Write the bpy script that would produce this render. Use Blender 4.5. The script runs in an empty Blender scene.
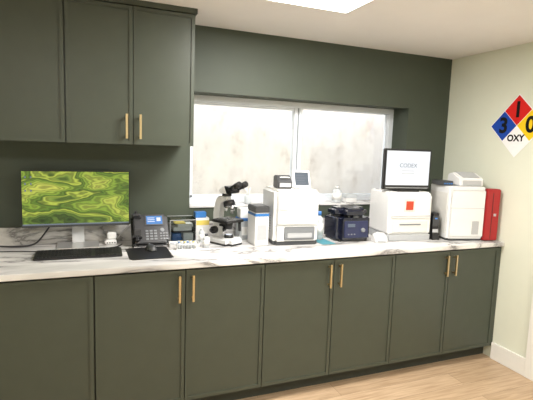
import bpy, bmesh, math, random
from mathutils import Vector, Matrix
R=math.radians
random.seed(4)
# ---------------- materials ----------------
def new_mat(name):
    m=bpy.data.materials.new(name);m.use_nodes=True
    return m,m.node_tree,m.node_tree.nodes['Principled BSDF']
def M(name,col,rough=.5,metal=0,emit=None,es=0,noise=.02,nscale=30,bump=0,trans=0,alpha=1,coat=0,spec=None):
    m,t,b=new_mat(name)
    b.inputs['Base Color'].default_value=(*col,1);b.inputs['Roughness'].default_value=rough;b.inputs['Metallic'].default_value=metal
    if emit: b.inputs['Emission Color'].default_value=(*emit,1);b.inputs['Emission Strength'].default_value=es
    if trans: b.inputs['Transmission Weight'].default_value=trans
    if coat: b.inputs['Coat Weight'].default_value=coat
    if spec is not None: b.inputs['Specular IOR Level'].default_value=spec
    b.inputs['Alpha'].default_value=alpha
    if noise or bump:
        tc=t.nodes.new('ShaderNodeTexCoord');n=t.nodes.new('ShaderNodeTexNoise');n.inputs['Scale'].default_value=nscale;n.inputs['Detail'].default_value=4
        t.links.new(tc.outputs['Object'],n.inputs['Vector'])
        if noise:
            cr=t.nodes.new('ShaderNodeValToRGB');cr.color_ramp.elements[0].position=.3;cr.color_ramp.elements[1].position=.7
            cr.color_ramp.elements[0].color=(*[c*(1-noise) for c in col],1);cr.color_ramp.elements[1].color=(*[min(1,c*(1+noise)) for c in col],1)
            t.links.new(n.outputs['Fac'],cr.inputs['Fac']);t.links.new(cr.outputs['Color'],b.inputs['Base Color'])
        if bump:
            bp=t.nodes.new('ShaderNodeBump');bp.inputs['Strength'].default_value=bump;bp.inputs['Distance'].default_value=.002
            t.links.new(n.outputs['Fac'],bp.inputs['Height']);t.links.new(bp.outputs['Normal'],b.inputs['Normal'])
    return m
green=M('cabinet_green_paint',(.053,.063,.046),.40,noise=.04,nscale=12)
wgreen=M('wall_green_paint',(.054,.067,.047),.6,noise=.04,nscale=6,bump=.05)
cream=M('wall_cream_paint',(.70,.72,.60),.7,noise=.02,nscale=4,bump=.05)
ceilm=M('ceiling_paint',(.85,.83,.81),.8,noise=.015,nscale=4)
trimw=M('trim_white',(.80,.79,.74),.45,noise=.01)
vinyl=M('window_vinyl',(.72,.76,.80),.35,noise=.01)
brass=M('brass',(.68,.54,.32),.3,metal=1,noise=.05,nscale=80)
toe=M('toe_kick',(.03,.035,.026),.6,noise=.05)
white=M('plastic_white',(.74,.74,.73),.38,noise=.01)
offw=M('plastic_offwhite',(.66,.65,.61),.4,noise=.01)
lgrey=M('plastic_light_grey',(.42,.43,.44),.4)
grey=M('plastic_grey',(.18,.19,.2),.4)
black=M('plastic_black',(.013,.013,.014),.38)
dgrey=M('plastic_dark_grey',(.045,.047,.05),.4)
navy=M('plastic_navy',(.006,.008,.020),.18,coat=.4)
navy2=M('plastic_blue_panel',(.016,.021,.065),.35)
silver=M('metal_silver',(.62,.63,.64),.3,metal=.85)
redm=M('panel_red',(.34,.014,.016),.4)
redw=M('red_window',(.45,.05,.02),.2,emit=(.5,.04,.01),es=.15)
bluem=M('plastic_blue',(.03,.16,.45),.35)
teal=M('mat_teal',(.06,.22,.27),.7)
yel=M('paper_yellow',(.7,.55,.12),.6)
paper=M('paper_white',(.78,.78,.76),.7)
nblue=M('sign_blue',(.010,.06,.38),.45,spec=.25);nred=M('sign_red',(.62,.015,.012),.45,spec=.25);nyel=M('sign_yellow',(.88,.58,.01),.45,spec=.25);nwh=M('sign_white',(.85,.85,.85),.45,spec=.25);nbk=M('sign_black',(.005,.005,.005),.6,spec=.2)
scrw=M('screen_white',(.1,.1,.1),.2,emit=(.86,.90,.96),es=.95)
scrb=M('screen_blue',(.02,.02,.03),.2,emit=(.08,.30,.75),es=.9)
scrd=M('screen_dim',(.02,.02,.02),.15,emit=(.30,.38,.46),es=.5)
scrt=M('screen_text',(.02,.02,.02),.3,emit=(.22,.28,.36),es=.6)
def marble():
    m,t,b=new_mat('marble_laminate')
    N=t.nodes.new;L=t.links.new
    tc=N('ShaderNodeTexCoord');mp=N('ShaderNodeMapping');mp.inputs['Rotation'].default_value=(0,0,R(34));mp.inputs['Scale'].default_value=(.8,3.2,2)
    L(tc.outputs['Object'],mp.inputs['Vector'])
    n1=N('ShaderNodeTexNoise');n1.inputs['Scale'].default_value=1.6;n1.inputs['Detail'].default_value=7;n1.inputs['Roughness'].default_value=.57;n1.inputs['Distortion'].default_value=.85
    L(mp.outputs['Vector'],n1.inputs['Vector'])
    r1=N('ShaderNodeValToRGB');e=r1.color_ramp.elements;e[0].position=.43;e[0].color=(.83,.82,.80,1);e[1].position=.59;e[1].color=(.83,.82,.80,1)
    x=e.new(.50);x.color=(.25,.245,.245,1);x=e.new(.477);x.color=(.60,.59,.58,1);x=e.new(.52);x.color=(.62,.61,.60,1)
    L(n1.outputs['Fac'],r1.inputs['Fac'])
    n2=N('ShaderNodeTexNoise');n2.inputs['Scale'].default_value=1.3;n2.inputs['Detail'].default_value=4
    L(mp.outputs['Vector'],n2.inputs['Vector'])
    r2=N('ShaderNodeValToRGB');r2.color_ramp.elements[0].position=.38;r2.color_ramp.elements[0].color=(.56,.55,.54,1);r2.color_ramp.elements[1].position=.56;r2.color_ramp.elements[1].color=(1,1,1,1)
    L(n2.outputs['Fac'],r2.inputs['Fac'])
    mx=N('ShaderNodeMix');mx.data_type='RGBA';mx.blend_type='MULTIPLY';mx.inputs[0].default_value=.75
    L(r1.outputs['Color'],mx.inputs[6]);L(r2.outputs['Color'],mx.inputs[7]);L(mx.outputs[2],b.inputs['Base Color'])
    b.inputs['Roughness'].default_value=.24
    return m
marb=marble()
def oak():
    m,t,b=new_mat('oak_planks');N=t.nodes.new;L=t.links.new
    tc=N('ShaderNodeTexCoord');br=N('ShaderNodeTexBrick');br.inputs['Scale'].default_value=1;br.inputs['Brick Width'].default_value=1.4;br.inputs['Row Height'].default_value=.15
    br.inputs['Mortar Size'].default_value=.0015;br.inputs['Color1'].default_value=(.56,.41,.27,1);br.inputs['Color2'].default_value=(.45,.32,.20,1);br.inputs['Mortar'].default_value=(.25,.17,.1,1);br.offset=.37
    L(tc.outputs['Object'],br.inputs['Vector'])
    mp=N('ShaderNodeMapping');mp.inputs['Scale'].default_value=(1.5,22,1);L(tc.outputs['Object'],mp.inputs['Vector'])
    n=N('ShaderNodeTexNoise');n.inputs['Scale'].default_value=3;n.inputs['Detail'].default_value=6;n.inputs['Distortion'].default_value=.6;L(mp.outputs['Vector'],n.inputs['Vector'])
    r=N('ShaderNodeValToRGB');r.color_ramp.elements[0].position=.3;r.color_ramp.elements[0].color=(.74,.69,.64,1);r.color_ramp.elements[1].position=.65;r.color_ramp.elements[1].color=(1.05,1.05,1.05,1)
    L(n.outputs['Fac'],r.inputs['Fac'])
    mx=N('ShaderNodeMix');mx.data_type='RGBA';mx.blend_type='MULTIPLY';mx.inputs[0].default_value=1
    L(br.outputs['Color'],mx.inputs[6]);L(r.outputs['Color'],mx.inputs[7]);L(mx.outputs[2],b.inputs['Base Color']);b.inputs['Roughness'].default_value=.4
    return m
oakm=oak()
def stucco():
    m,t,b=new_mat('exterior_stucco');N=t.nodes.new;L=t.links.new
    tc=N('ShaderNodeTexCoord');mp=N('ShaderNodeMapping');mp.inputs['Scale'].default_value=(2.2,2,1.4);L(tc.outputs['Object'],mp.inputs['Vector'])
    n=N('ShaderNodeTexNoise');n.inputs['Scale'].default_value=2.2;n.inputs['Detail'].default_value=10;n.inputs['Roughness'].default_value=.72;L(mp.outputs['Vector'],n.inputs['Vector'])
    r=N('ShaderNodeValToRGB');e=r.color_ramp.elements;e[0].position=.33;e[0].color=(.62,.54,.47,1);e[1].position=.62;e[1].color=(.84,.78,.72,1);x=e.new(.45);x.color=(.78,.71,.64,1)
    L(n.outputs['Fac'],r.inputs['Fac']);L(r.outputs['Color'],b.inputs['Base Color']);b.inputs['Roughness'].default_value=.9
    return m
stuc=stucco()
def glassm(name,tint=(1,1,1),rough=.08):
    m,t,b=new_mat(name);N=t.nodes.new;L=t.links.new
    tr=N('ShaderNodeBsdfTransparent');tr.inputs[0].default_value=(*tint,1);g=N('ShaderNodeBsdfGlossy');g.inputs['Roughness'].default_value=rough
    fr=N('ShaderNodeFresnel');mx=N('ShaderNodeMixShader');L(fr.outputs[0],mx.inputs[0]);L(tr.outputs[0],mx.inputs[1]);L(g.outputs[0],mx.inputs[2])
    L(mx.outputs[0],t.nodes['Material Output'].inputs['Surface']);return m
glass=glassm('window_glass',(.95,.96,.95))
acryl=glassm('clear_acrylic',(.80,.83,.84),.15)
milky=M('translucent_plastic',(.66,.70,.72),.35,alpha=.75)
def wallpaper():
    m,t,b=new_mat('screen_wallpaper_green');N=t.nodes.new;L=t.links.new
    tc=N('ShaderNodeTexCoord')
    # rolling hills: large light/dark forms with finer terrace lines
    mp=N('ShaderNodeMapping');mp.inputs['Scale'].default_value=(3.0,1,6.5);mp.inputs['Rotation'].default_value=(0,R(20),0);mp.inputs['Location'].default_value=(2.3,0,.4);L(tc.outputs['Object'],mp.inputs['Vector'])
    n=N('ShaderNodeTexNoise');n.inputs['Scale'].default_value=1.0;n.inputs['Detail'].default_value=3;n.inputs['Roughness'].default_value=.5;n.inputs['Distortion'].default_value=.35;L(mp.outputs['Vector'],n.inputs['Vector'])
    r=N('ShaderNodeValToRGB');e=r.color_ramp.elements;e[0].position=.34;e[0].color=(.02,.05,.006,1);e[1].position=.68;e[1].color=(.42,.44,.07,1)
    for p,c in [(.42,(.10,.17,.02)),(.47,(.34,.40,.05)),(.50,(.05,.11,.01)),(.57,(.20,.30,.03))]:
        x=e.new(p);x.color=(*c,1)
    L(n.outputs['Fac'],r.inputs['Fac'])
    w=N('ShaderNodeMath');w.operation='MULTIPLY';w.inputs[1].default_value=150;L(n.outputs['Fac'],w.inputs[0])
    s=N('ShaderNodeMath');s.operation='SINE';L(w.outputs[0],s.inputs[0])
    mr=N('ShaderNodeMapRange');mr.inputs['From Min'].default_value=-1;mr.inputs['From Max'].default_value=1;mr.inputs['To Min'].default_value=.6;mr.inputs['To Max'].default_value=1.2;L(s.outputs[0],mr.inputs['Value'])
    mx=N('ShaderNodeVectorMath');mx.operation='SCALE';L(r.outputs['Color'],mx.inputs[0]);L(mr.outputs['Result'],mx.inputs['Scale'])
    L(mx.outputs[0],b.inputs['Emission Color']);b.inputs['Emission Strength'].default_value=1.2
    b.inputs['Base Color'].default_value=(.01,.01,.01,1);b.inputs['Roughness'].default_value=.25
    return m
wallp=wallpaper()
# ---------------- geometry helpers ----------------
COL=bpy.context.scene.collection
def link(me,name,mat,parent=None,smooth=False):
    o=bpy.data.objects.new(name,me);COL.objects.link(o)
    for mm in (mat if isinstance(mat,(list,tuple)) else [mat]): me.materials.append(mm)
    if parent: o.parent=parent
    if smooth:
        for p in me.polygons:p.use_smooth=True
    return o
def E(name,loc=(0,0,0),rz=0,parent=None,rx=0):
    o=bpy.data.objects.new(name,None);o.empty_display_size=.05;COL.objects.link(o);o.location=loc;o.rotation_euler=(R(rx),0,R(rz))
    if parent:o.parent=parent
    return o
def bm_box(bm,x0,x1,y0,y1,z0,z1):
    vs=[bm.verts.new(v) for v in [(x0,y0,z0),(x1,y0,z0),(x1,y1,z0),(x0,y1,z0),(x0,y0,z1),(x1,y0,z1),(x1,y1,z1),(x0,y1,z1)]]
    for f in [(0,3,2,1),(4,5,6,7),(0,1,5,4),(1,2,6,5),(2,3,7,6),(3,0,4,7)]: bm.faces.new([vs[i] for i in f])
def fin(bm,name,mat,parent,bev=0,seg=2,smooth=False):
    if bev: bmesh.ops.bevel(bm,geom=bm.edges[:],offset=bev,segments=seg,affect='EDGES',clamp_overlap=True)
    bmesh.ops.recalc_face_normals(bm,faces=bm.faces[:])
    me=bpy.data.meshes.new(name);bm.to_mesh(me);bm.free()
    return link(me,name,mat,parent,smooth)
def boxes(name,lst,mat,parent=None,bev=0):
    bm=bmesh.new()
    for b in lst: bm_box(bm,*b)
    return fin(bm,name,mat,parent,bev)
def B(p,name,x0,x1,y0,y1,z0,z1,mat,bev=.003): return boxes(name,[(x0,x1,y0,y1,z0,z1)],mat,p,bev)
def RB(p,name,x0,x1,y0,y1,z0,z1,mat,r=.03,bev=.006,axis=2):
    bm=bmesh.new();bm_box(bm,x0,x1,y0,y1,z0,z1)
    ed=[e for e in bm.edges if abs((e.verts[0].co-e.verts[1].co)[axis])>1e-6]
    bmesh.ops.bevel(bm,geom=ed,offset=r,segments=6,affect='EDGES',clamp_overlap=True)
    if bev:
        ed=[e for e in bm.edges if abs((e.verts[0].co-e.verts[1].co)[axis])<1e-6]
        bmesh.ops.bevel(bm,geom=ed,offset=bev,segments=3,affect='EDGES',clamp_overlap=True)
    return fin(bm,name,mat,p)
def prism(p,name,poly,x0,x1,mat,bev=.003,seg=2):
    bm=bmesh.new();a=[bm.verts.new((x0,y,z)) for y,z in poly];b=[bm.verts.new((x1,y,z)) for y,z in poly]
    bm.faces.new(a);bm.faces.new(b[::-1])
    for i in range(len(poly)):
        j=(i+1)%len(poly);bm.faces.new([a[i],b[i],b[j],a[j]])
    return fin(bm,name,mat,p,bev,seg)
def cyl(p,name,p0,p1,r0,r1,mat,seg=28,bev=0):
    p0=Vector(p0);p1=Vector(p1);d=p1-p0;bm=bmesh.new()
    bmesh.ops.create_cone(bm,cap_ends=True,segments=seg,radius1=r0,radius2=r1,depth=d.length)
    q=Vector((0,0,1)).rotation_difference(d.normalized());bmesh.ops.transform(bm,matrix=Matrix.Translation((p0+p1)/2)@q.to_matrix().to_4x4(),verts=bm.verts)
    if bev:
        ed=[e for e in bm.edges if len(e.link_faces)==2 and min(len(f.verts) for f in e.link_faces)==4 and max(len(f.verts) for f in e.link_faces)>4]
        bmesh.ops.bevel(bm,geom=ed,offset=bev,segments=2,affect='EDGES')
    o=fin(bm,name,mat,p)
    for f in o.data.polygons:
        if len(f.vertices)==4:f.use_smooth=True
    return o
def lathe(p,name,prof,x,y,mat,seg=28):
    bm=bmesh.new();rings=[]
    for r,z in prof:
        rings.append([bm.verts.new((x+r*math.cos(2*math.pi*i/seg),y+r*math.sin(2*math.pi*i/seg),z)) for i in range(seg)])
    for a,b in zip(rings,rings[1:]):
        for i in range(seg): bm.faces.new([a[i],a[(i+1)%seg],b[(i+1)%seg],b[i]])
    bm.faces.new(rings[0][::-1]);bm.faces.new(rings[-1])
    o=fin(bm,name,mat,p)
    for f in o.data.polygons:
        if len(f.vertices)==4:f.use_smooth=True
    return o
def tube(p,name,pts,r,mat):
    cu=bpy.data.curves.new(name,'CURVE');cu.dimensions='3D';cu.bevel_depth=r;cu.bevel_resolution=3;cu.use_fill_caps=True
    sp=cu.splines.new('NURBS');sp.points.add(len(pts)-1)
    for i,q in enumerate(pts): sp.points[i].co=(*q,1)
    sp.use_endpoint_u=True;sp.order_u=3;sp.resolution_u=8
    dg=bpy.data.objects.new(name+'_c',cu);COL.objects.link(dg)
    me=bpy.data.meshes.new_from_object(dg.evaluated_get(bpy.context.evaluated_depsgraph_get()));bpy.data.objects.remove(dg)
    me.materials.clear()
    return link(me,name,mat,p,True)
def text(p,name,body,size,mat,mtx,ext=.0004,bold=0):
    cu=bpy.data.curves.new(name,'FONT');cu.body=body;cu.size=size;cu.align_x='CENTER';cu.align_y='CENTER';cu.extrude=ext;cu.offset=bold
    dg=bpy.data.objects.new(name+'_c',cu);COL.objects.link(dg)
    me=bpy.data.meshes.new_from_object(dg.evaluated_get(bpy.context.evaluated_depsgraph_get()));bpy.data.objects.remove(dg)
    me.materials.clear();me.transform(mtx)
    return link(me,name,mat,p)
def face_front(x,y,z):
    return Matrix.Translation((x,y,z))@Matrix.Rotation(R(90),4,'X')
# ---------------- room ----------------
HC=2.359;D=.682;CT=.92
WX0,WX1,WZ0,WZ1=-2.24,-.42,1.13,1.925;WT=.30
LX=-4.6;RY=-4.4
boxes('floor',[(LX-.1,.1,RY-.1,WT,-.1,0)],oakm)
boxes('ceiling',[(LX-.1,.1,RY-.1,WT,HC,HC+.1)],ceilm)
boxes('wall_back',[(LX-.1,WX0,0,WT,0,HC),(WX1,.1,0,WT,0,HC),(WX0,WX1,0,WT,0,WZ0),(WX0,WX1,0,WT,WZ1,HC)],wgreen)
boxes('wall_right',[(0,.1,RY,0,0,HC)],cream)
boxes('wall_left',[(LX-.1,LX,RY,0,0,HC)],cream)
boxes('wall_front',[(LX,0,RY-.1,RY,0,HC)],cream)
DY=-.955
boxes('baseboard_right',[(-.016,-.0005,DY,-D+.02,0.0,.13),(-.016,-.0005,RY,DY-1.0,0.0,.13)],trimw,bev=.002)
d1=E('door_1')
boxes('casing',[(-.02,-.0005,DY-.08,DY,0,2.1),(-.02,-.0005,DY-1.0,DY-.92,0,2.1),(-.02,-.0005,DY-.92,DY-.08,2.02,2.1)],trimw,d1,.002)
boxes('leaf',[(-.012,-.0005,DY-.915,DY-.085,0.005,2.015)],trimw,d1,.001)
w=E('window_1')
fy0,fy1=.19,.26
fw=.045
boxes('frame',[(WX0,WX1,fy0,fy1,WZ1-fw,WZ1),(WX0,WX1,fy0,fy1,WZ0,WZ0+fw),(WX0,WX0+fw,fy0,fy1,WZ0+fw,WZ1-fw),(WX1-fw,WX1,fy0,fy1,WZ0+fw,WZ1-fw)],vinyl,w,.003)
mx_=-1.335
boxes('mullion',[(mx_-.032,mx_-.003,fy0+.005,fy1-.01,WZ0+fw,WZ1-fw),(mx_+.003,mx_+.032,fy0-.006,fy1-.01,WZ0+fw,WZ1-fw)],vinyl,w,.003)
boxes('mullion_gasket',[(mx_-.004,mx_+.004,fy0+.012,fy1-.012,WZ0+fw,WZ1-fw)],grey,w)
boxes('sash',[(WX0+fw,mx_-.03,fy0+.02,fy1-.02,WZ1-fw-.02,WZ1-fw),(WX0+fw,mx_-.03,fy0+.02,fy1-.02,WZ0+fw,WZ0+fw+.02),(WX0+fw,WX0+fw+.02,fy0+.02,fy1-.02,WZ0+fw,WZ1-fw),(mx_+.03,WX1-fw,fy0+.02,fy1-.02,WZ0+fw,WZ0+fw+.02)],vinyl,w,.002)
boxes('glass',[(WX0+fw,WX1-fw,.225,.229,WZ0+fw,WZ1-fw)],glass,w)
boxes('trim_1',[(WX0,WX1,-.01,fy0,WZ0,WZ0+.012)],marb)
boxes('retaining_wall',[(-6,2.5,1.15,1.3,-.2,3.4)],stuc)
boxes('countertop',[(LX,-.001,-D,-.0005,CT-.032,CT)],marb,bev=.004)
boxes('backsplash',[(LX,-.001,-.02,-.0005,CT,CT+.11)],marb,bev=.002)
xe,wd=-.0296,.9476
FY=-D+.02
TZ=.1017
def door(bm,x0,x1,z0,z1,yf,fw=.02,th=.02,rec=.006):
    bm_box(bm,x0,x1,yf+rec,yf+th,z0,z1)
    for b in [(x0,x1,yf,yf+rec,z1-fw,z1),(x0,x1,yf,yf+rec,z0,z0+fw),(x0,x0+fw,yf,yf+rec,z0+fw,z1-fw),(x1-fw,x1,yf,yf+rec,z0+fw,z1-fw)]: bm_box(bm,*b)
def doors(name,lst,yf,parent):
    for i,(x0,x1,z0,z1) in enumerate(lst):
        bm=bmesh.new();door(bm,x0,x1,z0,z1,yf);fin(bm,'%s_%d'%(name,i+1),green,parent)
def handle(parent,x,yf,z0,z1):
    return boxes('handle',[(x-.006,x+.006,yf-.034,yf-.022,z0,z1),(x-.005,x+.005,yf-.024,yf+.001,z0+.012,z0+.024),(x-.005,x+.005,yf-.024,yf+.001,z1-.024,z1-.012)],brass,parent,.001)
bc=E('base_cabinet')
boxes('carcass',[(LX+.002,-.001,FY+.02,-.001,TZ,CT-.033)],toe,bc)
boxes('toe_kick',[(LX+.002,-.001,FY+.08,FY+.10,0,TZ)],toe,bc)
dx=[xe-i*wd/2 for i in range(7)]
boxes('end_filler',[(xe+.002,-.001,FY+.004,FY+.02,TZ,CT-.034)],green,bc)
lst=[(dx[i+1]+.0025,dx[i]-.0025,TZ+.003,CT-.045) for i in range(6)]+[(-3.68,dx[6]-.006,TZ+.003,CT-.045),(-4.55,-3.686,TZ+.003,CT-.045)]
doors('door',lst,FY,bc)
for i in (1,3,5):
    for s in (-1,1): handle(bc,dx[i]+s*.038,FY,.70,.85)
uc=E('wall_cabinet')
ux,uw,ub,ud=-2.2949,.3539,1.5678,.35
boxes('carcass',[(LX+.002,ux,-ud+.02,-.001,ub,HC-.03)],green,uc)
boxes('crown',[(LX+.002,ux+.01,-ud-.008,-.001,HC-.03,HC-.001)],green,uc)
UF=-ud
lst=[(ux-uw+.002,ux-.002,ub-.012,HC-.035),(ux-2*uw+.002,ux-uw-.002,ub-.012,HC-.035),(ux-2*uw-.6,ux-2*uw-.006,ub-.012,HC-.035),(ux-2*uw-1.2,ux-2*uw-.606,ub-.012,HC-.035)]
doors('door',lst,UF,uc)
for s in (-1,1): handle(uc,ux-uw+s*.038,UF,ub+.02,ub+.16)
em=M('light_diffuser',(1,1,1),.5,emit=(1,.98,.95),es=8,noise=0)
cl=E('ceiling_light')
X0,X1,Y1,Y0=-2.03,-1.50,-.73,-1.34
B(cl,'panel',X0+.012,X1-.012,Y0+.012,Y1-.012,HC-.014,HC-.004,em,0)
boxes('rim',[(X0,X1,Y0,Y0+.012,HC-.015,HC-.001),(X0,X1,Y1-.012,Y1,HC-.015,HC-.001),(X0,X0+.012,Y0,Y1,HC-.015,HC-.001),(X1-.012,X1,Y0,Y1,HC-.015,HC-.001)],trimw,cl)
# ---------------- NFPA sign ----------------
sg=E('hazard_sign',(-.0005,-.685,1.782))
def diamond(name,cy,cz,h,mat,x0,x1):
    bm=bmesh.new();pts=[(cy+h,cz),(cy,cz+h),(cy-h,cz),(cy,cz-h)]
    a=[bm.verts.new((x0,y,z)) for y,z in pts];b=[bm.verts.new((x1,y,z)) for y,z in pts]
    bm.faces.new(a);bm.faces.new(b)
    for i in range(4): bm.faces.new([a[i],a[(i+1)%4],b[(i+1)%4],b[i]])
    return fin(bm,name,mat,sg)
diamond('backing',0,0,.228,nwh,-.002,0)
q=.111;g=.1085
diamond('quadrant_blue',q,0,g,nblue,-.003,-.002);diamond('quadrant_red',0,q,g,nred,-.003,-.002)
diamond('quadrant_yellow',-q,0,g,nyel,-.003,-.002);diamond('quadrant_white',0,-q,g,nwh,-.003,-.002)
def sm(y,z): return Matrix(((0,0,-1,-.0035),(-1,0,0,y),(0,1,0,z),(0,0,0,1)))
text(sg,'digit_health','3',.155,nbk,sm(q,0),bold=.005);text(sg,'digit_fire','1',.155,nbk,sm(0,q),bold=.005);text(sg,'digit_reactivity','0',.155,nbk,sm(-q,0),bold=.005);text(sg,'label_oxy','OXY',.065,nbk,sm(0,-q+.02),bold=.0025)
# ---------------- desktop monitor ----------------
m1=E('computer_monitor',(-2.955,-.115,CT))
B(m1,'panel_body',-.305,.305,-.005,.025,.13,.465,black,.004)
B(m1,'screen',-.300,.300,-.0065,-.004,.137,.460,wallp,0)
boxes('icons',[(-.285+(i%2)*.03,-.277+(i%2)*.03,-.0075,-.0065,.42-(i//2)*.04,.431-(i//2)*.04) for i in range(6)],scrd,m1)
B(m1,'taskbar',-.30,.30,-.0075,-.0065,.137,.145,scrt,0)
B(m1,'chin',-.305,.305,-.008,0,.124,.137,dgrey,.002)
prism(m1,'neck',[(.025,.32),(.045,.32),(.075,.01),(.05,.01)],-.035,.035,silver,.003)
prism(m1,'base_plate',[(-.09,0),(.085,0),(.085,.012),(-.085,.008)],-.12,.12,silver,.002)
# ---------------- keyboard ----------------
kb=E('keyboard',(-2.945,-.37,CT),-1)
prism(kb,'case',[(-.075,0),(.075,0),(.075,.024),(-.075,.012)],-.228,.228,black,.003)
ks=[]
for r_ in range(6):
    y0=-.068+r_*.0225;z=.0125+(y0+.068)*.08
    n=0;x=-.220
    while x<.215:
        wk=.0165
        if r_==0 and abs(x+.15)<.012: wk=.11
        if not(.058<x<.066 or .128<x<.136): ks.append((x,x+wk,y0,y0+.018,z,z+.006))
        x+=wk+.0025
boxes('keys',ks,black,kb,.001)
# ---------------- mouse pad and mouse ----------------
mp=E('mouse_pad',(-2.565,-.405,CT))
RB(mp,'pad',-.122,.122,-.145,.145,0,.004,black,.012,.0012)
mo=E('computer_mouse',(-2.545,-.34,CT+.0045),12)
bm=bmesh.new();bmesh.ops.create_uvsphere(bm,u_segments=24,v_segments=14,radius=1)
for v in bm.verts:
    v.co.x*=.031*(1-.12*v.co.y);v.co.y*=.055;v.co.z=max(v.co.z,0)*.036
o=fin(bm,'shell',dgrey,mo,0,2,True)
cyl(mo,'wheel',(-.004,.03,.027),(.004,.03,.027),.008,.008,grey)
# ---------------- desk phone ----------------
ph=E('desk_phone',(-2.53,-.235,CT))
f=E('face',(0,0,.022),0,ph,52)
RB(f,'body',-.115,.115,0,.205,-.028,.006,black,.016,.004)
B(f,'screen_bezel',-.030,.090,.120,.195,.006,.011,dgrey,.003)
B(f,'screen',-.020,.080,.130,.188,.011,.012,scrb,0)
boxes('screen_lines',[(-.013,.032,.172-i*.013,.176-i*.013,.012,.0124) for i in range(3)]+[(.045,.070,.150,.176,.012,.0124)],scrw,f)
boxes('keypad',[(-.03+c*.026,-.012+c*.026,.020+r_*.019,.032+r_*.019,.006,.010) for c in range(3) for r_ in range(4)]+[(.058+c*.018,.071+c*.018,.020+r_*.019,.030+r_*.019,.006,.010) for c in range(3) for r_ in range(3)],grey,f,.001)
cyl(f,'nav_ring',(.075,.088,.006),(.075,.088,.010),.014,.013,grey)
RB(f,'handset_earpiece',-.112,-.056,.145,.215,.008,.045,black,.02,.008)
RB(f,'handset_mouthpiece',-.112,-.056,.008,.065,.008,.042,black,.02,.008)
prism(f,'handset_grip',[(.03,.025),(.03,.042),(.07,.058),(.14,.058),(.18,.044),(.18,.028),(.14,.04),(.07,.04)],-.105,-.063,black,.005)
prism(ph,'stand',[(.0,0),(.15,0),(.15,.012),(.09,.10),(.06,.085),(.02,.022)],-.08,.08,black,.003)
tube(ph,'coil_cord',[(-.09,.0,.04),(-.105,-.02,.008),(-.112,.0,.006),(-.112,.06,.006),(-.10,.09,.006),(-.07,.10,.006)],.004,black)
# ---------------- dock + cables ----------------
dk=E('power_adapter',(-2.765,-.085,CT))
B(dk,'brick',-.035,.035,-.045,.045,0,.03,white,.006);B(dk,'brick_top',-.02,.035,-.02,.04,.03,.075,white,.006)
boxes('ports',[(-.025+i*.015,-.017+i*.015,-.046,-.044,.01,.018) for i in range(4)],dgrey,dk)
cb=E('cable_bundle',(0,0,CT))
tube(cb,'cable_black_1',[(-4.0,-.04,.10),(-3.6,-.05,.03),(-3.3,-.10,.006),(-3.2,-.06,.006),(-3.16,-.04,.05),(-3.12,-.035,.11)],.005,black)
tube(cb,'cable_black_2',[(-3.5,-.18,.006),(-3.3,-.2,.006),(-3.15,-.25,.006),(-3.0,-.275,.006),(-2.95,-.26,.006)],.003,black)
tube(cb,'cable_white',[(-2.72,-.03,.02),(-2.66,-.035,.09),(-2.62,-.04,.13),(-2.56,-.03,.04),(-2.48,-.03,.006),(-2.44,-.03,.005)],.0035,white)
tube(cb,'cable_grey',[(-2.90,-.24,.005),(-2.80,-.25,.005),(-2.72,-.20,.005),(-2.70,-.14,.005)],.0035,black)
# ---------------- acrylic organiser, tray, bottles ----------------
ao=E('acrylic_organizer',(-2.314,-.10,CT))
boxes('shell',[(-.085,.085,-.06,-.056,0,.15),(-.085,.085,.056,.06,0,.16),(-.085,-.081,-.056,.056,0,.16),(.081,.085,-.056,.056,0,.16),(-.081,.081,-.056,.056,0,.004),(-.081,.081,-.056,.056,.072,.076)],acryl,ao)
boxes('edge_frame',[(-.086,.086,-.061,-.058,.148,.152),(-.086,.086,.058,.061,.158,.162),(-.087,-.084,-.061,-.058,0,.15),(.084,.087,-.061,-.058,0,.15)],lgrey,ao)
boxes('slide_boxes',[(-.07,-.005,-.05,.05,.005,.035),(-.07,-.01,-.05,.03,.037,.06)],[bluem],ao,.002)
boxes('slide_carton',[(.005,.07,-.05,.045,.005,.06)],paper,ao,.002)
boxes('papers',[(-.06,.06,-.045,.04,.077,.10),(-.03,.07,-.04,.045,.101,.12)],paper,ao,.001)
boxes('card',[(-.05,.02,-.04,.03,.121,.130)],yel,ao,.001)
tr=E('slide_tray',(-2.325,-.245,CT),-6)
boxes('tray',[(-.095,.095,-.055,.055,0,.004),(-.095,.095,-.055,-.051,.004,.018),(-.095,.095,.051,.055,.004,.018),(-.095,-.091,-.051,.051,.004,.018),(.091,.095,-.051,.051,.004,.018)],white,tr,.001)
boxes('slides',[(-.085+i*.034,-.06+i*.034,-.04,.035,.004,.010) for i in range(5)],lgrey,tr,.001)
tk=E('test_tube_rack',(-2.335,-.355,CT),-4)
boxes('rack',[(-.06,.06,-.022,.022,0,.004),(-.06,.06,-.022,.022,.03,.034),(-.06,-.056,-.022,.022,.004,.03),(.056,.06,-.022,.022,.004,.03)],white,tk,.001)
for i in range(6):
    for j in range(2):
        x,y=-.045+i*.018,-.01+j*.02
        cyl(tk,'tube_%d'%(i*2+j+1),(x,y,.005),(x,y,.045),.0055,.0055,milky,12);cyl(tk,'tube_cap_%d'%(i*2+j+1),(x,y,.045),(x,y,.052),.0065,.0065,[bluem,paper,yel][(i+j)%3],12)
def bottle(name,loc,r,h,body,cap,label=None):
    e=E(name,loc)
    lathe(e,'body',[(r*.9,0),(r,.004),(r,h*.68),(r*.85,h*.76),(r*.42,h*.83),(r*.42,h*.88)],0,0,body)
    cyl(e,'cap',(0,0,h*.86),(0,0,h),r*.5,r*.48,cap)
    if label: cyl(e,'label',(0,0,h*.18),(0,0,h*.58),r*1.02,r*1.02,label)
    return e
bottle('stain_bottle',(-2.193,-.175,CT),.019,.095,milky,white,paper)
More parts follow.
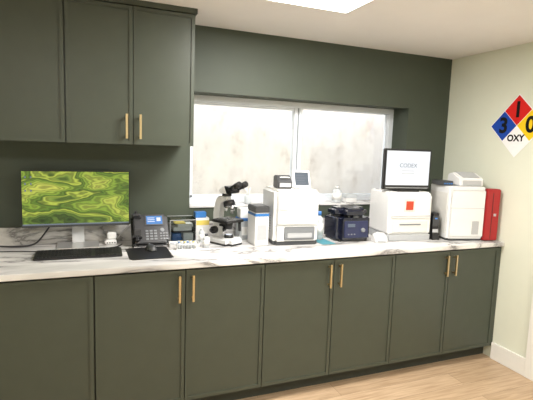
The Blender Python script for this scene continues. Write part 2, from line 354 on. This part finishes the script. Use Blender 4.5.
bottle('stain_bottle',(-2.20,-.325,CT),.022,.085,milky,dgrey,paper)
yb=E('reagent_carton',(-2.172,-.062,CT))
B(yb,'carton',-.05,.05,-.035,.035,0,.15,paper,.002);B(yb,'yellow_band',-.0505,.0505,-.0355,.0355,.10,.135,yel,.001);B(yb,'blue_stack',-.045,.03,-.03,.03,.151,.19,bluem,.002)
# ---------------- microscope ----------------
ms=E('microscope',(-2.045,-.235,CT),28)
RB(ms,'base',-.075,.075,-.105,.105,.004,.042,white,.03,.008)
RB(ms,'foot',-.078,.078,-.108,.108,0,.012,black,.03,.003)
prism(ms,'arm',[(.105,.035),(.105,.20),(.085,.285),(.055,.315),(-.03,.32),(-.03,.285),(.035,.275),(.052,.20),(.045,.035)],-.024,.024,white,.008,3)
for s in (-1,1):
    cyl(ms,'coarse_knob',(s*.02,.07,.085),(s*.058,.07,.085),.024,.024,black,bev=.003)
    cyl(ms,'fine_knob',(s*.058,.07,.085),(s*.074,.07,.085),.013,.012,black,bev=.002)
cyl(ms,'illuminator',(0,-.03,.042),(0,-.03,.062),.033,.028,black)
cyl(ms,'light_window',(0,-.03,.062),(0,-.03,.064),.02,.02,scrw)
cyl(ms,'condenser',(0,-.03,.10),(0,-.03,.148),.022,.027,black)
B(ms,'condenser_bracket',-.015,.015,-.03,.055,.11,.125,black,.003)
B(ms,'stage',-.085,.075,-.095,.05,.148,.166,black,.003)
B(ms,'slide',-.037,.037,-.043,-.017,.166,.168,acryl,0)
boxes('slide_clip',[(-.05,-.042,-.06,.02,.166,.174),(-.05,.03,.0,.012,.166,.174)],silver,ms,.001)
cyl(ms,'stage_knob',(.06,-.07,.15),(.06,-.07,.085),.010,.010,black)
cyl(ms,'nosepiece',(0,-.022,.285),(0,-.034,.255),.036,.040,black)
for i,(ax,ay,l,mm) in enumerate([(0,-1,.055,silver),(1,0,.045,silver),(-1,0,.04,silver),(0,1,.03,silver)]):
    s0=Vector((ax*.022,-.032+ay*.022,.262));dr=Vector((ax*.35,ay*.35 if ay>0 else 0,-1)).normalized()
    cyl(ms,'objective_%d'%(i+1),s0,s0+dr*l,.012,.009,mm);cyl(ms,'objective_ring_%d'%(i+1),s0+dr*l*.4,s0+dr*l*.55,.0122,.0122,black)
cyl(ms,'head_turret',(0,-.005,.318),(0,-.005,.335),.032,.032,black)
prism(ms,'head',[(.035,.335),(.035,.365),(-.015,.385),(-.075,.375),(-.085,.345),(-.04,.335)],-.042,.042,white,.009,3)
prism(ms,'head_front',[(-.04,.334),(-.012,.387),(-.076,.377),(-.087,.345)],-.043,.043,black,.006,3)
for s in (-1,1):
    cyl(ms,'eyepiece_tube',(s*.029,-.055,.362),(s*.029,-.115,.392),.017,.017,black)
    cyl(ms,'eyepiece',(s*.029,-.108,.388),(s*.029,-.150,.409),.021,.019,black,bev=.003)
# ---------------- boxes beside analyzer ----------------
rb=E('reagent_dispenser_box',(-1.842,-.305,CT))
B(rb,'body',-.045,.05,-.07,.08,0,.22,white,.004)
B(rb,'lid',-.047,.053,-.073,.083,.22,.262,dgrey,.005)
B(rb,'blue_band',-.046,.051,-.072,.081,.195,.215,bluem,.002)
B(rb,'label',-.03,.035,-.072,-.070,.04,.14,lgrey,0)
gb=E('slide_storage_box',(-1.865,-.115,CT))
B(gb,'box',-.055,.06,-.045,.05,0,.13,milky,.004);B(gb,'cover',-.057,.062,-.047,.052,.13,.15,bluem,.003)
B(gb,'upper_box',-.05,.05,-.04,.045,.15,.215,paper,.003);B(gb,'label',-.04,.04,-.047,-.044,.03,.09,paper,0)
# ---------------- analyzer 1 ----------------
a1=E('blood_analyzer',(-1.762,-.395,CT),-5)
W_,D_,H_=.318,.30,.36
RB(a1,'base',.004,W_-.004,.004,D_,0,.03,dgrey,.012,.003)
RB(a1,'body',0,W_,0,D_,.022,H_,white,.022,.01)
B(a1,'front_door',.02,W_-.02,-.008,.002,.14,.335,white,.005)
B(a1,'sample_panel',.07,W_-.03,-.006,.002,.035,.125,grey,.004)
B(a1,'tray_slot',.09,W_-.05,-.010,-.004,.05,.085,lgrey,.003)
B(a1,'door_grip',.03,.09,-.011,-.006,.235,.25,lgrey,.002)
B(a1,'seam',0.001,W_-.001,-.001,.01,.130,.134,lgrey,0)
B(a1,'top_cap',.015,W_-.015,.015,D_-.015,H_-.002,H_+.012,offw,.006)
boxes('side_vent',[(-.002,.001,.08,.2,.08+i*.018,.087+i*.018) for i in range(7)],lgrey,a1)
lp=E('label_printer',(-1.66,-.29,CT+.3725),-5)
prism(lp,'case',[(-.055,0),(.06,0),(.06,.085),(-.01,.09),(-.055,.05)],-.055,.045,dgrey,.006,3)
B(lp,'paper_slot',-.038,.028,-.045,-.01,.072,.080,white,.002)
B(lp,'front_plate',-.045,.035,-.058,-.053,.012,.04,lgrey,.002)
tb=E('touch_display',(-1.535,-.33,CT+.3725),-5)
f=E('tilt',(0,0,.005),0,tb,68)
B(f,'bezel',-.062,.062,0,.125,-.012,.004,white,.004);B(f,'screen',-.05,.05,.018,.112,.004,.005,scrd,0)
boxes('screen_rows',[(-.04,.03-.01*(i%2),.03+i*.018,.038+i*.018,.005,.0053) for i in range(4)],scrt,f)
prism(tb,'foot',[(-.01,0),(.08,0),(.08,.01),(.04,.08),(.025,.08),(.0,.012)],-.03,.03,lgrey,.003)
mt=E('absorbent_mat',(-1.365,-.36,CT));B(mt,'mat',-.055,.05,-.08,.12,0,.003,teal,.001)
bottle('wash_bottle',(-1.36,-.27,CT+.0035),.030,.20,milky,bluem,paper)
bottle('wash_bottle',(-1.392,-.18,CT),.028,.24,milky,white,None)
# ---------------- centrifuge ----------------
ce=E('centrifuge',(-1.275,-.40,CT),-2)
for i,(x,y) in enumerate([(.03,.03),(.24,.03),(.03,.22),(.24,.22)]): cyl(ce,'foot_%d'%(i+1),(x,y,0),(x,y,.012),.012,.012,black)
RB(ce,'body',0,.27,0,.25,.010,.17,navy,.035,.008)
RB(ce,'lid',.006,.264,.010,.245,.17,.236,navy,.06,.03)
cyl(ce,'lid_window',(.135,.13,.230),(.135,.13,.2385),.055,.05,black)
prism(ce,'control_panel',[(-.012,.03),(.005,.03),(.005,.15),(-.004,.15)],.045,.235,navy2,.003)
B(ce,'display',.07,.125,-.012,-.006,.108,.130,scrt,0)
cyl(ce,'dial',(.19,-.005,.085),(.19,-.022,.085),.016,.014,grey,bev=.002)
boxes('buttons',[(.07+i*.024,.082+i*.024,-.0135,-.008,.052,.060) for i in range(3)],grey,ce,.001)
B(ce,'latch',.12,.155,-.004,.02,.170,.187,dgrey,.003)
# items on sill
bottle('spray_bottle',(-1.02,.07,WZ0+.0125),.038,.13,milky,white,paper)
bx=E('pipette_tip_box',(-.90,.07,WZ0+.0125));B(bx,'base',-.05,.05,-.035,.035,0,.035,white,.003);B(bx,'lid',-.051,.051,-.036,.036,.035,.065,milky,.003)
sj=E('swab_jar',(-1.79,.06,WZ0+.0125));lathe(sj,'jar',[(.022,0),(.025,.004),(.025,.06),(.022,.065)],0,0,milky)
for i in range(5): cyl(sj,'swab_%d'%(i+1),(.006*math.cos(i*1.3),.006*math.sin(i*1.3),.05),(.02*math.cos(i*1.3),.02*math.sin(i*1.3),.12),.0025,.0025,paper,8)
td=E('swab_dispenser',(-.965,-.455,CT),-10)
prism(td,'body',[(-.035,0),(.04,0),(.04,.055),(.01,.062),(-.035,.025)],-.045,.045,white,.005,3)
cyl(td,'roll',(-.03,.012,.045),(.03,.012,.045),.022,.022,white)
B(td,'label',-.03,.03,-.037,-.034,.006,.02,lgrey,0)
# ---------------- analyzer 2 with monitor ----------------
a2=E('chemistry_analyzer',(-.886,-.435,CT),-7)
W2,D2,H2=.355,.30,.355
RB(a2,'base',-.004,W2+.004,-.006,D2,0,.045,lgrey,.015,.004)
prism(a2,'body',[(0,.045),(D2-.005,.045),(D2-.005,H2),(.03,H2),(.0,H2-.03)],0,W2,white,.010,3)
B(a2,'upper_front',.018,W2-.018,-.010,.003,.165,.315,white,.006)
B(a2,'window_frame',.115,.205,-.0135,-.008,.215,.305,offw,.003)
B(a2,'red_window',.13,.19,-.0155,-.012,.228,.292,redw,.001)
B(a2,'drawer',.03,W2-.03,-.006,.003,.06,.145,offw,.004)
B(a2,'drawer_slot',.09,W2-.09,-.009,-.004,.115,.125,grey,.001)
B(a2,'accent_line',.018,W2-.018,-.0115,-.009,.180,.186,lgrey,0)
m2=E('analyzer_display',(-.70,-.36,CT+H2+.0005),-7)
B(m2,'stand_base',-.09,.09,-.06,.09,0,.012,black,.004)
prism(m2,'stand_neck',[(.01,.01),(.035,.01),(.03,.16),(.012,.16)],-.025,.025,black,.003)
B(m2,'bezel',-.195,.192,-.03,.008,.012,.312,black,.006)
B(m2,'screen',-.180,.177,-.0315,-.029,.046,.297,scrw,0)
text(m2,'screen_logo','CODEX',.042,scrt,face_front(0,-.0318,.19))
boxes('screen_lines',[(-.05,.05,-.0322,-.0315,.15-i*.02,.154-i*.02) for i in range(2)],lgrey,m2)
B(m2,'chin_strip',-.175,.175,-.0315,-.029,.024,.029,lgrey,.001)
# ---------------- black small device ----------------
bd=E('barcode_reader_dock',(-.478,-.43,CT),-8)
RB(bd,'body',-.036,.036,-.045,.045,0,.20,black,.014,.006)
B(bd,'front_panel',-.028,.028,-.048,-.044,.10,.18,dgrey,.002)
B(bd,'indicator',-.010,.010,-.050,-.047,.155,.165,scrb,0)
prism(bd,'cradle',[(-.065,0),(-.044,0),(-.044,.05),(-.055,.05)],-.030,.030,black,.003)
B(bd,'label',-.024,.024,-.049,-.046,.055,.08,lgrey,0)
# ---------------- large white analyzer with red side panel ----------------
a3=E('hematology_analyzer',(-.422,-.53,CT),-14)
W3,D3,H3=.288,.30,.405
RB(a3,'foot_base',.004,W3-.004,.004,D3-.004,0,.02,dgrey,.01,.002)
RB(a3,'body',0,W3,0,D3,.012,H3,white,.014,.008)
B(a3,'front_cover',.012,W3-.004,-.008,.003,.03,H3-.025,white,.006)
B(a3,'cover_seam',.012,W3-.004,-.0086,-.007,.245,.248,lgrey,0)
B(a3,'port_recess',.19,.245,-.010,-.006,.05,.15,lgrey,.003)
B(a3,'side_panel',-.003,.003,.03,D3-.03,.05,H3-.05,offw,.001)
boxes('side_vent',[(-.005,-.002,.18,.26,.07+i*.02,.078+i*.02) for i in range(6)],lgrey,a3)
B(a3,'red_panel',W3-.002,W3+.112,-.014,.055,.006,H3-.012,redm,.006)
B(a3,'red_panel_seam',W3+.05,W3+.053,-.0155,-.012,.02,H3-.04,black,0)
B(a3,'badge',W3+.065,W3+.085,-.0165,-.013,.19,.21,lgrey,0)
pr=E('thermal_printer',(-.215,-.46,CT+H3+.0005),-14)
prism(pr,'body',[(-.09,0),(.09,0),(.09,.085),(.02,.10),(-.09,.06)],-.095,.095,white,.008,3)
prism(pr,'top_cover',[(-.082,.066),(.015,.104),(.06,.100),(.06,.09),(.015,.09),(-.07,.06)],-.07,.07,lgrey,.004)
B(pr,'front_panel',-.075,.075,-.094,-.088,.008,.045,lgrey,.002)
bw=E('network_switch',(-.362,-.385,CT+H3+.0005),-14)
B(bw,'case',-.045,.038,-.085,.085,0,.035,dgrey,.003);boxes('ports',[(-.036+i*.018,-.024+i*.018,-.0865,-.084,.010,.020) for i in range(4)],bluem,bw)
# ---------------- lights ----------------
def area(name,loc,sx,sy,e,col=(1,1,1),rot=(0,0,0)):
    l=bpy.data.lights.new(name,'AREA');l.shape='RECTANGLE';l.size=sx;l.size_y=sy;l.energy=e;l.color=col
    o=bpy.data.objects.new(name,l);COL.objects.link(o);o.location=loc;o.rotation_euler=rot;return o
area('panel_light',((X0+X1)/2,(Y0+Y1)/2,HC-.02),.5,.55,50,(1,.97,.94))
area('panel_light_rear',(-3.3,-3.0,HC-.02),1.2,.6,31,(1,.97,.94))
area('panel_light_side',(-1.0,-2.8,HC-.02),1.2,.6,56,(1,.97,.94))
area('daylight',(-1.3,.72,3.2),3.5,.7,160,(.98,.98,1))
wd_=bpy.data.worlds.new('World');bpy.context.scene.world=wd_;wd_.use_nodes=True
wd_.node_tree.nodes['Background'].inputs[0].default_value=(.85,.9,1,1);wd_.node_tree.nodes['Background'].inputs[1].default_value=1.2
# ---------------- camera ----------------
P=[-2.906,-3.059,1.5707,.3861,.1191,.03445,447.2]
yaw,pit,rol=P[3:6]
fwv=Vector((math.sin(yaw)*math.cos(pit),math.cos(yaw)*math.cos(pit),-math.sin(pit)))
r=Vector((math.cos(yaw),-math.sin(yaw),0));u=r.cross(fwv)
r2=r*math.cos(rol)+u*math.sin(rol);u2=-r*math.sin(rol)+u*math.cos(rol)
cd=bpy.data.cameras.new('cam');cam=bpy.data.objects.new('cam',cd);COL.objects.link(cam)
mw=Matrix((r2,u2,-fwv)).transposed().to_4x4();mw.translation=Vector(P[:3]);cam.matrix_world=mw
cd.sensor_width=36;cd.lens=P[6]/533*36
bpy.context.scene.camera=cam
bpy.context.scene.view_settings.view_transform='Standard'
